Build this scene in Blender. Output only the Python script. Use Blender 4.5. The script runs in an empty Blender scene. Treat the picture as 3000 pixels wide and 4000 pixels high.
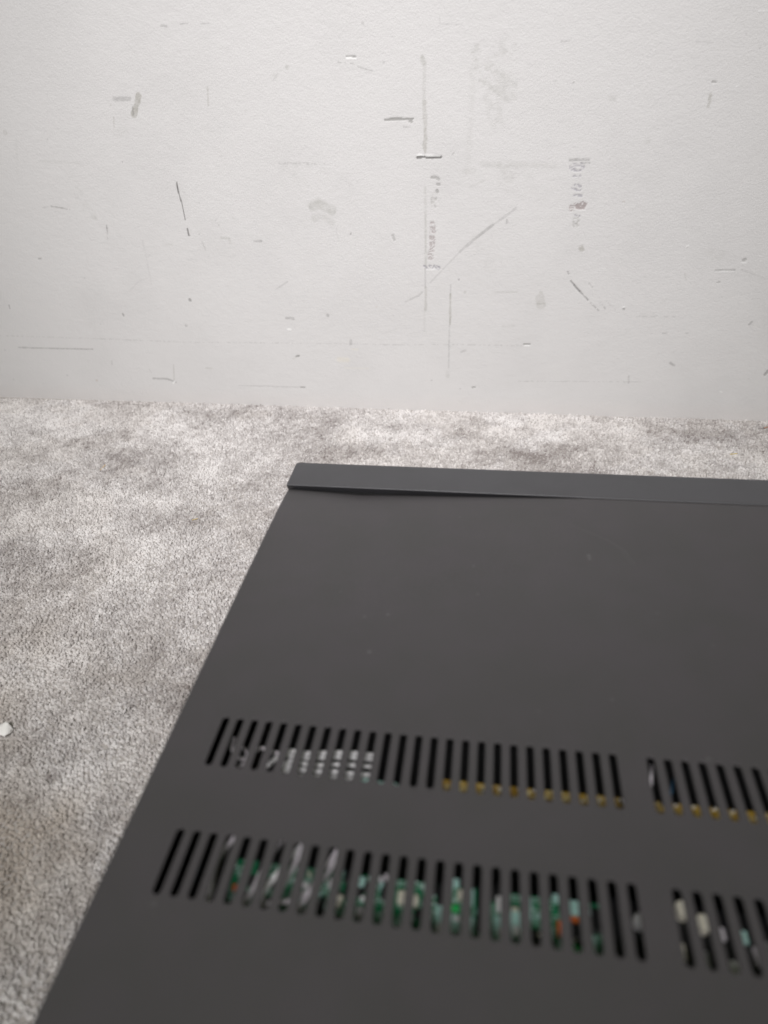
import bpy, bmesh, math, random
import numpy as np
from mathutils import Matrix, Vector
random.seed(4); rng = np.random.default_rng(7)
scene = bpy.context.scene
COL = scene.collection

# ------------------------------------------------------------------ camera
H = 0.15                      # height of the lid above the floor
cam_d = bpy.data.cameras.new('camera'); cam = bpy.data.objects.new('camera', cam_d); COL.objects.link(cam)
RI = Vector((0.98827, 0.14559, -0.04606)); FW = Vector((-0.14536, 0.80446, -0.57595)); UP = Vector((-0.04680, 0.57589, 0.81619))
m3 = Matrix((RI, UP, -FW)).transposed()
cam.matrix_world = Matrix.Translation((0.11905, -0.10623, 0.41833)) @ m3.to_4x4()
cam_d.sensor_width = 36; cam_d.lens = 2642.7 / 4000 * 36
cam_d.clip_start = 0.01; cam_d.clip_end = 50
cam_d.dof.use_dof = True; cam_d.dof.focus_distance = 0.67
cam_d.dof.aperture_fstop = 23.78 / 4.7
scene.camera = cam

# ------------------------------------------------------------------ light
w = bpy.data.worlds.new('World'); scene.world = w; w.use_nodes = True
bg = w.node_tree.nodes['Background']; bg.inputs[1].default_value = 0.155
# room light: a dull olive-cream ceiling overhead, paler rosy walls towards the horizon
_wn = w.node_tree; _g = _wn.nodes.new('ShaderNodeTexCoord'); _s = _wn.nodes.new('ShaderNodeSeparateXYZ'); _m = _wn.nodes.new('ShaderNodeMix'); _m.data_type = 'RGBA'
_r = _wn.nodes.new('ShaderNodeMapRange'); _r.inputs['From Min'].default_value = .25; _r.inputs['From Max'].default_value = .95
_wn.links.new(_g.outputs['Generated'], _s.inputs[0]); _wn.links.new(_s.outputs[2], _r.inputs['Value']); _wn.links.new(_r.outputs[0], _m.inputs[0])
_m.inputs[6].default_value = (1.04, 1.0, .97, 1); _m.inputs[7].default_value = (.74, .96, .40, 1); _wn.links.new(_m.outputs[2], bg.inputs[0])

def area(name, loc, target, sx, sy, power, col, spread=180):
    d = bpy.data.lights.new(name, 'AREA'); d.shape = 'RECTANGLE'; d.size = sx; d.size_y = sy
    d.energy = power; d.color = col; d.spread = math.radians(spread)
    o = bpy.data.objects.new(name, d); COL.objects.link(o); o.location = loc
    o.rotation_euler = (Vector(target) - Vector(loc)).to_track_quat('-Z', 'Y').to_euler()
    return o
area('beam_lamp', (0.0, -1.0, 1.85), (-.04, 0.71, 0.20), 0.9, 0.6, 6.35, (1.0, 0.976, 0.992), 47)  # unseen lamp behind the camera, its narrow beam shaped to darken the near side
scene.view_settings.view_transform = 'Standard'; scene.view_settings.look = 'None'
scene.view_settings.exposure = 0.0; scene.view_settings.gamma = 1
scene.view_settings.use_curve_mapping = False

# ------------------------------------------------------------------ node helpers
def new_mat(name):
    m = bpy.data.materials.new(name); m.use_nodes = True
    nt = m.node_tree; b = nt.nodes['Principled BSDF']
    return m, nt, b
def N(nt, t, **kw):
    n = nt.nodes.new(t)
    for k, v in kw.items():
        if k in n.inputs: n.inputs[k].default_value = v
        else: setattr(n, k, v)
    return n
def math_(nt, op, a, b=None, clamp=False):
    n = nt.nodes.new('ShaderNodeMath'); n.operation = op; n.use_clamp = clamp
    for i, v in enumerate((a, b)):
        if v is None: continue
        if isinstance(v, (int, float)): n.inputs[i].default_value = v
        else: nt.links.new(v, n.inputs[i])
    return n.outputs[0]
def mixc(nt, f, a, b, mode='MIX'):
    n = nt.nodes.new('ShaderNodeMix'); n.data_type = 'RGBA'; n.blend_type = mode
    for i, v in ((0, f), (6, a), (7, b)):
        if isinstance(v, (int, float)): n.inputs[i].default_value = v
        elif isinstance(v, tuple): n.inputs[i].default_value = v if len(v) == 4 else (*v, 1)
        else: nt.links.new(v, n.inputs[i])
    return n.outputs[2]
def noise(nt, scale, detail=3, rough=.5, vec=None):
    n = N(nt, 'ShaderNodeTexNoise', Scale=scale, Detail=detail, Roughness=rough)
    if vec is not None: nt.links.new(vec, n.inputs['Vector'])
    return n.outputs[0]
def ramp(nt, f, a, b):
    n = nt.nodes.new('ShaderNodeMapRange'); n.interpolation_type = 'SMOOTHSTEP'
    n.inputs['From Min'].default_value = a; n.inputs['From Max'].default_value = b
    nt.links.new(f, n.inputs['Value']); return n.outputs[0]
def bump(nt, h, strength, dist, prev=None):
    n = N(nt, 'ShaderNodeBump', Strength=strength, Distance=dist); nt.links.new(h, n.inputs['Height'])
    if prev is not None: nt.links.new(prev, n.inputs['Normal'])
    return n.outputs[0]
def coords(nt, kind='Object'):
    return nt.nodes.new('ShaderNodeTexCoord').outputs[kind]

def plain(name, col, rough=.5, metal=0, var=.12, scale=300, spec=.5):
    m, nt, b = new_mat(name); v = coords(nt)
    n = noise(nt, scale, 3, .5, v)
    c = mixc(nt, n, tuple(x * (1 - var) for x in col), tuple(min(1, x * (1 + var)) for x in col))
    nt.links.new(c, b.inputs['Base Color']); b.inputs['Roughness'].default_value = rough
    b.inputs['Metallic'].default_value = metal; b.inputs['Specular IOR Level'].default_value = spec
    return m

# ------------------------------------------------------------------ mesh helpers
def make_obj(name, verts, faces, mat, parent=None, smooth=False):
    me = bpy.data.meshes.new(name); me.from_pydata(verts, [], faces); me.update()
    if smooth: me.polygons.foreach_set('use_smooth', [True] * len(me.polygons))
    o = bpy.data.objects.new(name, me); COL.objects.link(o)
    if mat: me.materials.append(mat)
    if parent: o.parent = parent
    return o
def quad_mesh(name, V, F, mat, parent=None, smooth=True):
    """numpy vertex array + (n,4) face array"""
    me = bpy.data.meshes.new(name); me.vertices.add(len(V)); me.vertices.foreach_set('co', V.astype(np.float32).ravel())
    k = F.shape[1]
    me.loops.add(F.size); me.loops.foreach_set('vertex_index', F.astype(np.int32).ravel())
    me.polygons.add(len(F)); me.polygons.foreach_set('loop_start', np.arange(0, F.size, k, dtype=np.int32))
    me.update(calc_edges=True)
    if smooth: me.polygons.foreach_set('use_smooth', np.ones(len(F), bool))
    me.materials.append(mat)
    o = bpy.data.objects.new(name, me); COL.objects.link(o)
    if parent: o.parent = parent
    return o
def bm_obj(name, bm, mat, parent=None, smooth=False):
    me = bpy.data.meshes.new(name); bm.to_mesh(me); bm.free()
    if smooth: me.polygons.foreach_set('use_smooth', [True] * len(me.polygons))
    me.materials.append(mat)
    o = bpy.data.objects.new(name, me); COL.objects.link(o)
    if parent: o.parent = parent
    return o
def bx(bm, x0, x1, y0, y1, z0, z1, bev=0, seg=2, rz=0):
    r = bmesh.ops.create_cube(bm, size=1)
    vs = r['verts']; c = Vector(((x0+x1)/2, (y0+y1)/2, (z0+z1)/2))
    bmesh.ops.scale(bm, vec=(x1-x0, y1-y0, z1-z0), verts=vs)
    if rz: bmesh.ops.rotate(bm, cent=(0,0,0), matrix=Matrix.Rotation(rz, 3, 'Z'), verts=vs)
    bmesh.ops.translate(bm, vec=c, verts=vs)
    if bev:
        es = list({e for v in vs for e in v.link_edges})
        bmesh.ops.bevel(bm, geom=es, offset=bev, segments=seg, affect='EDGES', profile=.5)
def lathe(bm, prof, cx, cy, seg=20):
    rings = []
    for r, z in prof:
        rings.append([bm.verts.new((cx + r*math.cos(2*math.pi*i/seg), cy + r*math.sin(2*math.pi*i/seg), z)) for i in range(seg)])
    for a, b in zip(rings, rings[1:]):
        for i in range(seg):
            bm.faces.new((a[i], a[(i+1) % seg], b[(i+1) % seg], b[i]))
    bm.faces.new(rings[-1]); bm.faces.new(list(reversed(rings[0])))
def tube(bm, pts, r, seg=8):
    pts = [Vector(p) for p in pts]
    # catmull-rom resample
    P = [pts[0]] + pts + [pts[-1]]; out = []
    for i in range(1, len(P) - 2):
        for k in range(6):
            t = k / 6; a, b, c, d = P[i-1], P[i], P[i+1], P[i+2]
            out.append(.5 * ((2*b) + (c-a)*t + (2*a-5*b+4*c-d)*t*t + (3*b-a-3*c+d)*t**3))
    out.append(pts[-1]); prev = None
    for i, p in enumerate(out):
        d = (out[min(i+1, len(out)-1)] - out[max(i-1, 0)]).normalized()
        a = d.cross(Vector((0, 0, 1)))
        if a.length < .05: a = d.cross(Vector((0, 1, 0)))
        a.normalize(); b = d.cross(a)
        ring = [bm.verts.new(p + r*(a*math.cos(2*math.pi*j/seg) + b*math.sin(2*math.pi*j/seg))) for j in range(seg)]
        if prev:
            for j in range(seg): bm.faces.new((prev[j], prev[(j+1) % seg], ring[(j+1) % seg], ring[j]))
        else: bm.faces.new(ring)
        prev = ring
    bm.faces.new(list(reversed(prev)))

def tag(o, label=None, cat=None, group=None, kind=None):
    if label: o['label'] = label
    if cat: o['category'] = cat
    if group: o['group'] = group
    if kind: o['kind'] = kind
    return o

# smooth 2-D value noise in numpy
def vnoise(x, y, seed):
    r = np.random.default_rng(seed).random((256, 256))
    xi = np.floor(x).astype(int); yi = np.floor(y).astype(int); fx = x - xi; fy = y - yi
    fx = fx*fx*(3-2*fx); fy = fy*fy*(3-2*fy)
    g = lambda a, b: r[a & 255, b & 255]
    return (g(xi, yi)*(1-fx) + g(xi+1, yi)*fx)*(1-fy) + (g(xi, yi+1)*(1-fx) + g(xi+1, yi+1)*fx)*fy
def fbm(x, y, seed, octv=4):
    s = 0; a = 1; t = 0
    for i in range(octv):
        s = s + a*vnoise(x*2**i + 13.7*i, y*2**i + 5.1*i, seed+i); t += a; a *= .55
    return s/t

# ------------------------------------------------------------------ wall
# stains, scratches and chips of the painted wall: (kind, strength, width mm, [(along wall mm, height mm), ...])
WALL_MARKS = [
 ('d',0.5,1.92,[(-244.5,436.3),(-238.2,436.0)]),('d',0.45,0.95,[(-222.7,436.8),(-214.6,437.0)]),('d',0.3,0.95,[(-200.6,436.2),(-191.5,435.7)]),
 ('d',0.38,3.58,[(-315.5,374.2),(-296.6,373.7)]),('b',0.5,6.09,[(-286.0,376.4),(-291.3,367.2),(-296.5,358.3)]),('d',0.45,1.54,[(-296.1,365.8),(-296.7,358.7)]),
 ('b',0.3,1.54,[(-321.5,368.2)]),('b',0.25,1.82,[(-321.3,356.6),(-323.5,347.4)]),('b',0.25,1.49,[(-204.8,381.3),(-207.7,364.4)]),
 ('d',0.15,0.78,[(-393.8,381.8),(-395.4,377.4)]),('b',0.2,4.84,[(-461.1,345.8)]),('k',0.95,1.35,[(-262.3,288.5),(-262.6,279.8),(-261.2,266.0),(-260.9,247.9)]),
 ('k',0.7,1.96,[(-260.4,237.4),(-260.2,230.3)]),('d',0.2,0.81,[(-262.3,281.1),(-254.1,277.9)]),('g',0.3,9.06,[(-102.1,260.6),(-94.1,263.4),(-79.3,255.8)]),
 ('g',0.26,6.73,[(-102.1,247.3),(-92.1,250.5),(-80.5,242.8)]),('d',0.2,0.81,[(-76.3,236.9),(-75.1,225.3)]),('d',0.4,2.22,[(-179.1,222.9),(-169.8,222.9)]),
 ('d',0.25,1.44,[(-159.6,165.5),(-143.3,174.9)]),('c',0.7,3.27,[(-276.6,151.8),(-276.3,150.6)]),('c',0.6,3.06,[(-375.4,132.5),(-374.8,130.0)]),
 ('c',0.35,3.05,[(-289.9,117.1)]),('d',0.42,3.84,[(-151.0,129.1),(-142.2,128.3)]),('d',0.45,3.5,[(-96.6,133.2)]),
 ('w',0.5,1.79,[(-151.1,113.9),(-146.8,114.0)]),('d',0.35,3.26,[(-69.3,101.0),(-69.7,95.4)]),('c',0.7,2.44,[(-144.3,77.6),(-140.4,78.3)]),
 ('d',0.45,1.63,[(-548.0,83.0),(-480.3,82.5),(-434.7,82.6)]),('s',0.2,1.29,[(-570.0,99.8),(-429.8,97.9),(-296.0,94.8),(-151.3,95.9),(-26.2,96.1)]),('d',0.5,2.59,[(-355.7,41.4),(-335.7,41.2),(-323.0,36.7)]),
 ('b',0.3,1.27,[(-320.3,62.4),(-324.6,40.1)]),('d',0.2,1.28,[(-358.1,54.8),(-356.1,49.0)]),('w',0.6,1.94,[(-327.6,34.8),(-324.3,37.3)]),
 ('d',0.3,1.27,[(-232.1,33.9),(-140.0,33.8)]),('c',0.6,2.19,[(-143.3,33.3),(-138.1,33.5)]),('s',0.5,1.42,[(-434.1,267.3),(-430.2,265.1),(-421.2,264.2),(-408.2,261.7)]),
 ('s',0.2,1.14,[(-444.7,264.0),(-434.9,265.2)]),('k',0.5,1.14,[(-365.0,242.5),(-366.1,235.8)]),('s',0.3,1.14,[(-366.1,235.8),(-368.5,224.9)]),
 ('g',0.2,3.96,[(-380.3,252.6),(-377.0,251.5)]),('g',0.1,13.84,[(-395.9,288.6),(-394.2,275.8),(-381.9,257.3)]),('d',0.14,1.43,[(-322.5,224.6),(-323.0,199.6),(-324.3,170.8)]),
 ('d',0.12,1.2,[(-354.7,164.8),(-340.6,175.2),(-326.7,179.6)]),('s',0.3,1.12,[(-246.7,232.0),(-244.5,221.3),(-240.5,204.9)]),('d',0.35,2.21,[(-220.1,241.2)]),
 ('d',0.35,1.93,[(-223.0,247.0)]),('g',0.22,2.52,[(-219.6,227.0),(-209.5,226.4),(-209.0,221.0)]),('g',0.15,2.28,[(-296.2,219.7),(-284.0,219.6)]),
 ('g',0.15,2.19,[(-200.8,249.8),(-199.0,248.5)]),('c',0.7,1.65,[(-50.7,401.9),(-41.6,401.1)]),('w',0.7,1.42,[(-50.8,400.5),(-41.2,399.7)]),
 ('s',0.35,1.19,[(-61.2,397.6),(-43.2,395.5)]),('d',0.35,1.19,[(-39.8,392.8),(-24.8,388.4)]),('g',0.35,3.37,[(-114.5,395.4)]),
 ('d',0.3,2.3,[(-32.1,428.6)]),('g',0.14,1.91,[(-427.1,315.4),(-373.2,311.6)]),('g',0.07,2.16,[(-449.6,338.9),(-462.5,302.5)]),
 ('s',0.22,2.08,[(-135.8,306.1),(-113.1,305.4),(-78.7,304.1)]),('k',0.5,1.57,[(-538.8,143.0),(-539.2,138.6)]),('c',0.5,2.08,[(-471.5,203.5),(-468.3,203.2)]),
 ('d',0.35,1.5,[(-415.1,179.5)]),('r',0.35,2.63,[(-443.2,35.9)]),('d',0.25,1.93,[(-411.1,65.5),(-412.3,60.4)]),
 ('b',0.2,1.89,[(-274.1,58.4),(-265.9,57.9)]),('k',0.5,1.08,[(-58.8,231.3),(-59.7,229.5)]),('d',0.4,1.09,[(-55.4,217.3)]),
 ('y',0.18,6.65,[(-86.7,74.6),(-75.9,74.2)]),('y',0.15,2.39,[(-68.6,89.2),(-61.0,88.7)]),('y',0.12,1.83,[(-79.9,62.9),(-48.9,62.9)]),
 ('d',0.3,1.97,[(-571.5,78.8)]),('r',0.25,2.73,[(-528.0,-0.1)]),('d',0.25,1.98,[(-487.2,42.2)]),
 ('k',0.3,1.35,[(-575.8,33.5)]),('d',0.15,0.86,[(-269.9,202.2),(-256.3,201.6)]),('d',0.12,0.9,[(-265.2,131.6),(-254.1,131.1)]),
 ('d',0.2,1.45,[(-125.3,389.7),(-130.6,384.8)]),('g',0.1,7.84,[(-311.1,344.2),(-323.4,341.2)]),('g',0.08,16.57,[(-392.0,291.0),(-392.4,280.9)]),
 ('g',0.06,20.84,[(-124.8,297.7),(-90.5,292.2)]),('d',0.3,1.07,[(-409.9,337.8),(-410.2,336.8)]),('d',0.3,1.36,[(-239.2,266.9)]),
 ('b',0.2,1.25,[(-166.4,357.6),(-165.4,358.8)]),('k',0.3,1.07,[(-324.0,311.7),(-323.7,310.5)]),('d',0.2,1.56,[(-411.5,118.2)]),
 ('d',0.2,1.25,[(-423.2,110.1)]),('d',0.15,1.16,[(-319.9,205.2),(-316.7,208.0)]),('b',0.15,1.53,[(-149.4,74.3),(-144.5,76.0)]),
 ('r',0.2,1.71,[(-33.8,144.6)]),('g',0.12,2.91,[(-130.3,389.9),(-128.1,387.8)]),('d',0.15,0.78,[(-66.8,289.4),(-54.1,282.1)]),
 ('d',0.25,1.04,[(-60.2,282.9)]),('d',0.2,1.04,[(-56.8,281.6)]),('c',0.75,2.21,[(-13.4,344.7),(-1.0,345.0),(16.3,344.8)]),
 ('c',0.6,2.93,[(13.0,342.4),(15.0,341.9)]),('d',0.35,1.47,[(6.2,337.3),(12.4,336.9)]),('g',0.4,3.72,[(26.8,397.9),(28.6,393.1)]),
 ('g',0.16,3.27,[(29.0,391.5),(27.9,359.5)]),('b',0.25,4.08,[(28.4,359.5),(29.1,334.2)]),('b',0.33,4.41,[(29.1,334.2),(28.9,313.5)]),
 ('k',0.9,2.51,[(20.0,308.1),(28.1,308.6),(35.6,307.5),(45.6,308.2)]),('w',0.9,1.5,[(20.6,310.1),(24.3,310.9),(26.8,309.8)]),('w',0.7,1.25,[(29.3,309.7),(44.4,308.9)]),
 ('g',0.26,2.31,[(28.5,278.2),(28.5,232.0)]),('g',0.26,2.65,[(28.5,232.0),(28.1,190.6)]),('d',0.26,2.19,[(27.5,190.6),(27.8,168.9)]),
 ('b',0.26,2.78,[(27.8,168.9),(27.5,140.8)]),('g',0.16,1.98,[(26.1,140.7),(25.8,114.5)]),('c',0.5,3.3,[(35.5,287.8),(39.8,288.2),(43.4,286.0)]),
 ('c',0.5,3.06,[(41.3,281.4),(43.9,280.9)]),('c',0.6,3.07,[(41.6,274.6),(42.1,273.7)]),('h',0.35,5.66,[(38.7,269.7),(37.7,257.8)]),
 ('q',0.45,6.32,[(36.0,239.9),(37.0,231.9)]),('q',0.5,6.37,[(35.4,229.4),(35.9,219.3),(33.6,203.8)]),('n',0.55,5.46,[(27.6,193.2),(33.6,191.9),(43.1,191.3)]),
 ('w',0.4,1.37,[(29.4,189.2),(43.1,189.7)]),('d',0.24,2.3,[(128.7,255.3),(106.8,239.9),(86.6,225.2)]),('d',0.3,2.86,[(104.3,238.7),(86.6,225.2),(68.6,210.1)]),
 ('d',0.2,1.6,[(68.6,210.1),(33.5,174.4)]),('d',0.26,2.23,[(23.6,162.8),(19.3,158.6),(2.7,151.1)]),('d',0.3,1.38,[(57.8,171.7),(57.6,160.7)]),
 ('b',0.42,2.22,[(57.6,160.7),(57.4,123.7)]),('d',0.26,1.43,[(56.8,123.7),(56.2,66.0)]),('g',0.35,4.17,[(55.1,59.6),(55.4,54.5)]),
 ('g',0.12,5.57,[(78.0,385.7),(76.8,345.4),(74.8,302.4)]),('g',0.2,5.52,[(72.0,293.9),(80.7,293.7)]),('g',0.18,13.76,[(81.0,400.0),(96.8,401.2),(112.4,403.3)]),
 ('g',0.2,20.88,[(83.7,385.4),(97.8,379.0),(114.6,366.6)]),('g',0.12,16.53,[(96.3,361.2),(104.3,340.4)]),('g',0.2,4.97,[(90.4,299.8),(108.9,298.2)]),
 ('g',0.2,5.45,[(108.8,298.9),(133.2,298.3),(165.8,296.9)]),('g',0.12,9.95,[(115.3,292.5),(119.4,285.6)]),('g',0.05,30.01,[(122.0,283.3),(159.7,271.1)]),
 ('d',0.5,2.19,[(181.2,301.8),(200.8,301.8)]),('d',0.5,1.22,[(192.9,298.7),(202.3,298.5)]),('n',0.42,7.33,[(185.0,294.9),(193.4,294.8)]),
 ('n',0.4,3.44,[(187.2,286.0),(193.3,285.5)]),('n',0.5,3.47,[(189.4,277.4),(195.1,276.2),(194.7,272.8)]),('n',0.5,2.98,[(187.3,274.8),(192.3,272.8)]),
 ('n',0.45,3.0,[(189.8,267.2),(197.2,266.6)]),('q',0.7,8.56,[(190.1,256.0),(200.3,256.6)]),('w',0.3,1.52,[(187.2,253.3),(203.2,252.3)]),
 ('n',0.35,2.53,[(189.6,247.8),(197.8,246.7)]),('h',0.4,6.6,[(194.0,243.7),(195.2,237.2)]),('b',0.4,5.19,[(203.2,213.1),(204.7,211.1)]),
 ('w',0.4,1.3,[(206.6,208.1)]),('k',0.45,1.33,[(191.4,187.2),(192.7,184.4)]),('k',0.6,1.6,[(195.6,176.5),(200.5,172.0)]),
 ('k',0.6,1.61,[(200.6,171.5),(207.4,164.6)]),('k',0.5,1.34,[(207.4,164.6),(217.7,154.6)]),('s',0.5,1.62,[(217.7,154.6),(231.1,142.4)]),
 ('s',0.35,1.33,[(216.6,174.2),(221.1,169.4)]),('s',0.4,1.62,[(226.5,157.4),(238.6,144.7)]),('s',0.25,1.08,[(238.7,153.4),(250.7,142.6)]),
 ('b',0.18,10.36,[(163.3,157.1),(165.3,148.8)]),('b',0.3,1.37,[(161.2,149.9),(168.5,150.0)]),('b',0.2,2.17,[(162.8,163.3),(164.9,162.8)]),
 ('g',0.22,1.65,[(110.5,163.1),(136.1,163.2)]),('c',0.6,2.43,[(259.6,143.8)]),('w',0.6,1.89,[(259.0,146.2)]),
 ('c',0.6,1.79,[(307.9,366.4),(311.3,366.1)]),('w',0.4,1.12,[(309.4,364.4)]),('b',0.4,2.94,[(308.8,355.6),(309.4,349.8)]),
 ('b',0.28,2.5,[(308.7,347.9),(308.8,345.5)]),('w',0.5,1.79,[(331.0,361.9)]),('d',0.5,2.31,[(350.2,188.1),(369.8,188.6)]),
 ('w',0.4,1.28,[(350.6,186.3),(370.2,186.8)]),('c',0.5,1.55,[(354.8,175.2),(357.9,175.2)]),('c',0.5,4.05,[(377.1,199.0),(378.5,199.9)]),
 ('w',0.5,1.78,[(375.9,196.0),(380.6,196.0)]),('w',0.5,1.52,[(315.2,213.7),(316.9,214.4)]),('c',0.5,1.01,[(316.1,212.7)]),
 ('d',0.5,2.12,[(402.9,130.4),(400.7,127.2)]),('d',0.45,2.8,[(323.1,78.7),(328.2,75.8)]),('d',0.3,1.64,[(308.5,115.4),(312.4,115.5)]),
 ('s',0.3,1.63,[(330.4,115.7),(335.5,115.8)]),('c',0.6,3.59,[(433.3,66.4),(435.5,70.6)]),('c',0.7,2.28,[(148.7,99.1),(155.1,99.5)]),
 ('w',0.6,1.43,[(149.4,97.3),(155.3,97.4)]),('d',0.3,2.62,[(72.3,88.1),(77.2,89.7)]),('c',0.6,2.4,[(87.3,39.9),(90.3,40.3)]),
 ('d',0.35,2.11,[(34.1,48.5)]),('d',0.3,1.81,[(71.5,37.8)]),('s',0.22,1.18,[(-26.3,95.5),(62.0,97.6),(147.5,97.3)]),
 ('s',0.2,1.18,[(145.0,50.1),(207.9,51.5),(293.9,53.2)]),('d',0.3,1.71,[(278.3,60.4),(279.7,51.2)]),('g',0.2,4.72,[(255.9,317.6),(258.2,317.1)]),
 ('d',0.2,0.9,[(44.2,430.4),(44.7,424.0),(65.7,423.0)]),('d',0.35,1.34,[(161.9,405.2),(169.6,404.9)]),('d',0.25,1.61,[(159.6,372.8)]),
 ('d',0.35,1.38,[(177.1,370.7)]),('d',0.35,1.15,[(177.7,365.2)]),('g',0.25,4.15,[(215.2,356.0),(217.6,354.9)]),
 ('d',0.35,2.07,[(119.6,242.9),(119.8,240.5)]),('c',0.4,2.95,[(-9.8,227.8),(-8.3,223.2)]),('k',0.4,1.64,[(67.3,177.7)]),
 ('b',0.25,2.76,[(75.0,163.0)]),('d',0.4,1.24,[(58.0,310.3),(59.7,311.6)]),('s',0.18,1.63,[(275.2,135.1),(321.4,135.6)]),
 ('w',0.4,1.27,[(336.5,420.2),(343.5,419.9)]),('b',0.2,1.11,[(73.0,440.7)]),('d',0.25,1.02,[(377.6,188.8),(402.4,180.0)]),
 ('r',0.15,2.48,[(241.9,260.6)]),('g',0.12,2.46,[(203.2,281.7)]),('g',0.12,3.23,[(219.5,356.9)]),
 ('g',0.1,15.3,[(335.5,200.1),(348.8,205.0)]),('d',0.2,1.31,[(286.9,399.3),(301.5,398.1)]),('d',0.2,1.72,[(329.7,403.6)]),
 ('d',0.2,1.73,[(344.2,391.8)]),('d',0.35,2.12,[(-12.3,395.6)]),('b',0.15,1.55,[(319.2,185.1),(321.9,177.4)]),
 ('g',0.1,2.52,[(92.2,283.9),(77.4,277.2)]),('d',0.12,0.88,[(-25.6,110.8),(-7.6,117.0)]),('g',0.07,26.44,[(92.1,218.9),(106.1,198.3)]),
 ('d',0.25,1.67,[(416.3,60.9)]),('w',0.4,1.13,[(387.7,42.8),(390.5,42.3)]),('g',0.14,2.82,[(122.2,121.6),(134.6,122.3)]),
]

WALL_DIR = np.array([0.9999007, -0.0140904]); WALL_N = np.array([0.0140904, 0.9999007]); WALL_D = 0.70982
def build_wall():
    us = np.concatenate([np.arange(-2.4, -.74, .06), np.arange(-.74, .6, .001), np.arange(.6, 2.4, .06)])
    zs = np.concatenate([np.arange(0, .56, .001), np.arange(.56, 2.7, .06)])
    U, Z = np.meshgrid(us, zs); shp = U.shape
    depth = .0009*(fbm(U*9+50, Z*9+50, 21, 2)-.5) * ((U > -.74) & (U < .6) & (Z < .56))
    names = dict(d=(.27, .265, .26), k=(.18, .175, .17), b=(.34, .33, .295), c=(.30, .295, .285), w=(.80, .80, .79), g=(.36, .36, .33),
                 s=(.22, .215, .205), h=(.36, .355, .335), q=(.36, .32, .315), n=(.33, .32, .35), r=(.42, .34, .28), y=(.72, .66, .48))
    base = np.array((.612, .603, .597))
    colr = np.broadcast_to(base, shp + (3,)).copy()
    # faint overall grime
    gr = fbm(U*14+90, Z*14+40, 5, 4); colr *= (1 - .05*np.clip(gr-.45, 0, 1)/.5)[..., None]
    fine = fbm(U*420+10, Z*420+30, 31, 2); mid = fbm(U*150+3, Z*150+9, 33, 3)
    for kind, st, wmm, pts in WALL_MARKS:
        hw = wmm/2000; P = np.array(pts, float)/1000
        soft = {'d': .0007, 'k': .0004, 'b': .0009, 'c': .0004, 'w': .0004, 'g': .004, 's': .0006, 'h': .001, 'q': .0009, 'n': .0008, 'r': .0008, 'y': .004}[kind]
        soft = min(soft, max(.0005, hw*1.4)); mg = hw + soft + .002
        i0, i1 = np.searchsorted(us, [P[:, 0].min()-mg, P[:, 0].max()+mg]); j0, j1 = np.searchsorted(zs, [P[:, 1].min()-mg, P[:, 1].max()+mg])
        if i1 <= i0 or j1 <= j0: continue
        u = U[j0:j1, i0:i1]; z = Z[j0:j1, i0:i1]; f = fine[j0:j1, i0:i1]; mdn = mid[j0:j1, i0:i1]
        if len(P) == 1: P = np.vstack([P, P + [[.0003, 0]]])
        dist = np.full(u.shape, 9.)
        for a, b in zip(P, P[1:]):
            ab = b-a; t = np.clip(((u-a[0])*ab[0] + (z-a[1])*ab[1])/max(1e-9, ab@ab), 0, 1)
            dist = np.minimum(dist, np.hypot(u-a[0]-t*ab[0], z-a[1]-t*ab[1]))
        wob = (mdn-.5)*min(hw*1.1, .003)
        s = np.clip((hw + soft*.6 - dist - wob)/soft, 0, 1); s = s*s*(3-2*s)
        if kind in 'gy': s = s*(np.clip(.35 + 1.7*(mdn-.25), 0, 1) if wmm < 12 else np.clip((mdn-.42)*5, 0, 1)*np.clip(.3+1.4*(f-.2), 0, 1))
        if kind == 's': s = s*np.clip((f-.38)*6, 0, 1)
        if kind in 'bd': s = s*np.clip(.55 + 1.1*(f-.2), 0, 1)
        if kind in 'hqn':
            hat = .5+.5*np.sin(z*2*math.pi/.0058 + mdn*20 + u*300); s = s*np.clip(hat*1.6 - .3 + .7*(f-.5), .06, 1)
        a = np.clip(s*min(1, st*(1.6 if kind in 'hn' else 1.5 if kind == 'q' else 1.0 if kind == 's' else 1.5 if kind == 'b' else 1.2 if kind != 'g' else 1.6 if wmm < 4 else 1.0 if wmm < 8 else 1.9 if wmm < 12 else 1.5)), 0, 1)[..., None]
        colr[j0:j1, i0:i1] = colr[j0:j1, i0:i1]*(1-a) + a*np.array(names[kind])
        if kind in 'ck': depth[j0:j1, i0:i1] += s*.0003
        if kind in 'hqn': depth[j0:j1, i0:i1] += s*.0004
        if kind == 'w': depth[j0:j1, i0:i1] -= s*.0002
    # pinkish band at the wall foot: dirt plus carpet bounce light painted in
    d = np.clip((.034 - Z - .006*gr)/.02, 0, 1)[..., None]*.16
    colr = colr*(1-d) + d*np.array((.62, .55, .52))
    xy = WALL_DIR[None, None]*U[..., None] + WALL_N[None, None]*(WALL_D + depth)[..., None]
    V = np.dstack([xy, Z]).reshape(-1, 3)
    ny, nx = shp; idx = np.arange(ny*nx).reshape(ny, nx)
    F = np.stack([idx[:-1, :-1], idx[:-1, 1:], idx[1:, 1:], idx[1:, :-1]], -1).reshape(-1, 4)
    m, nt, b = new_mat('painted_wall')
    at = nt.nodes.new('ShaderNodeAttribute'); at.attribute_name = 'paint'
    v = coords(nt)
    nt.links.new(mixc(nt, .05, at.outputs['Color'], noise(nt, 900, 2, .5, v), 'OVERLAY'), b.inputs['Base Color'])
    b.inputs['Roughness'].default_value = .62; b.inputs['Specular IOR Level'].default_value = .3
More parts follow.
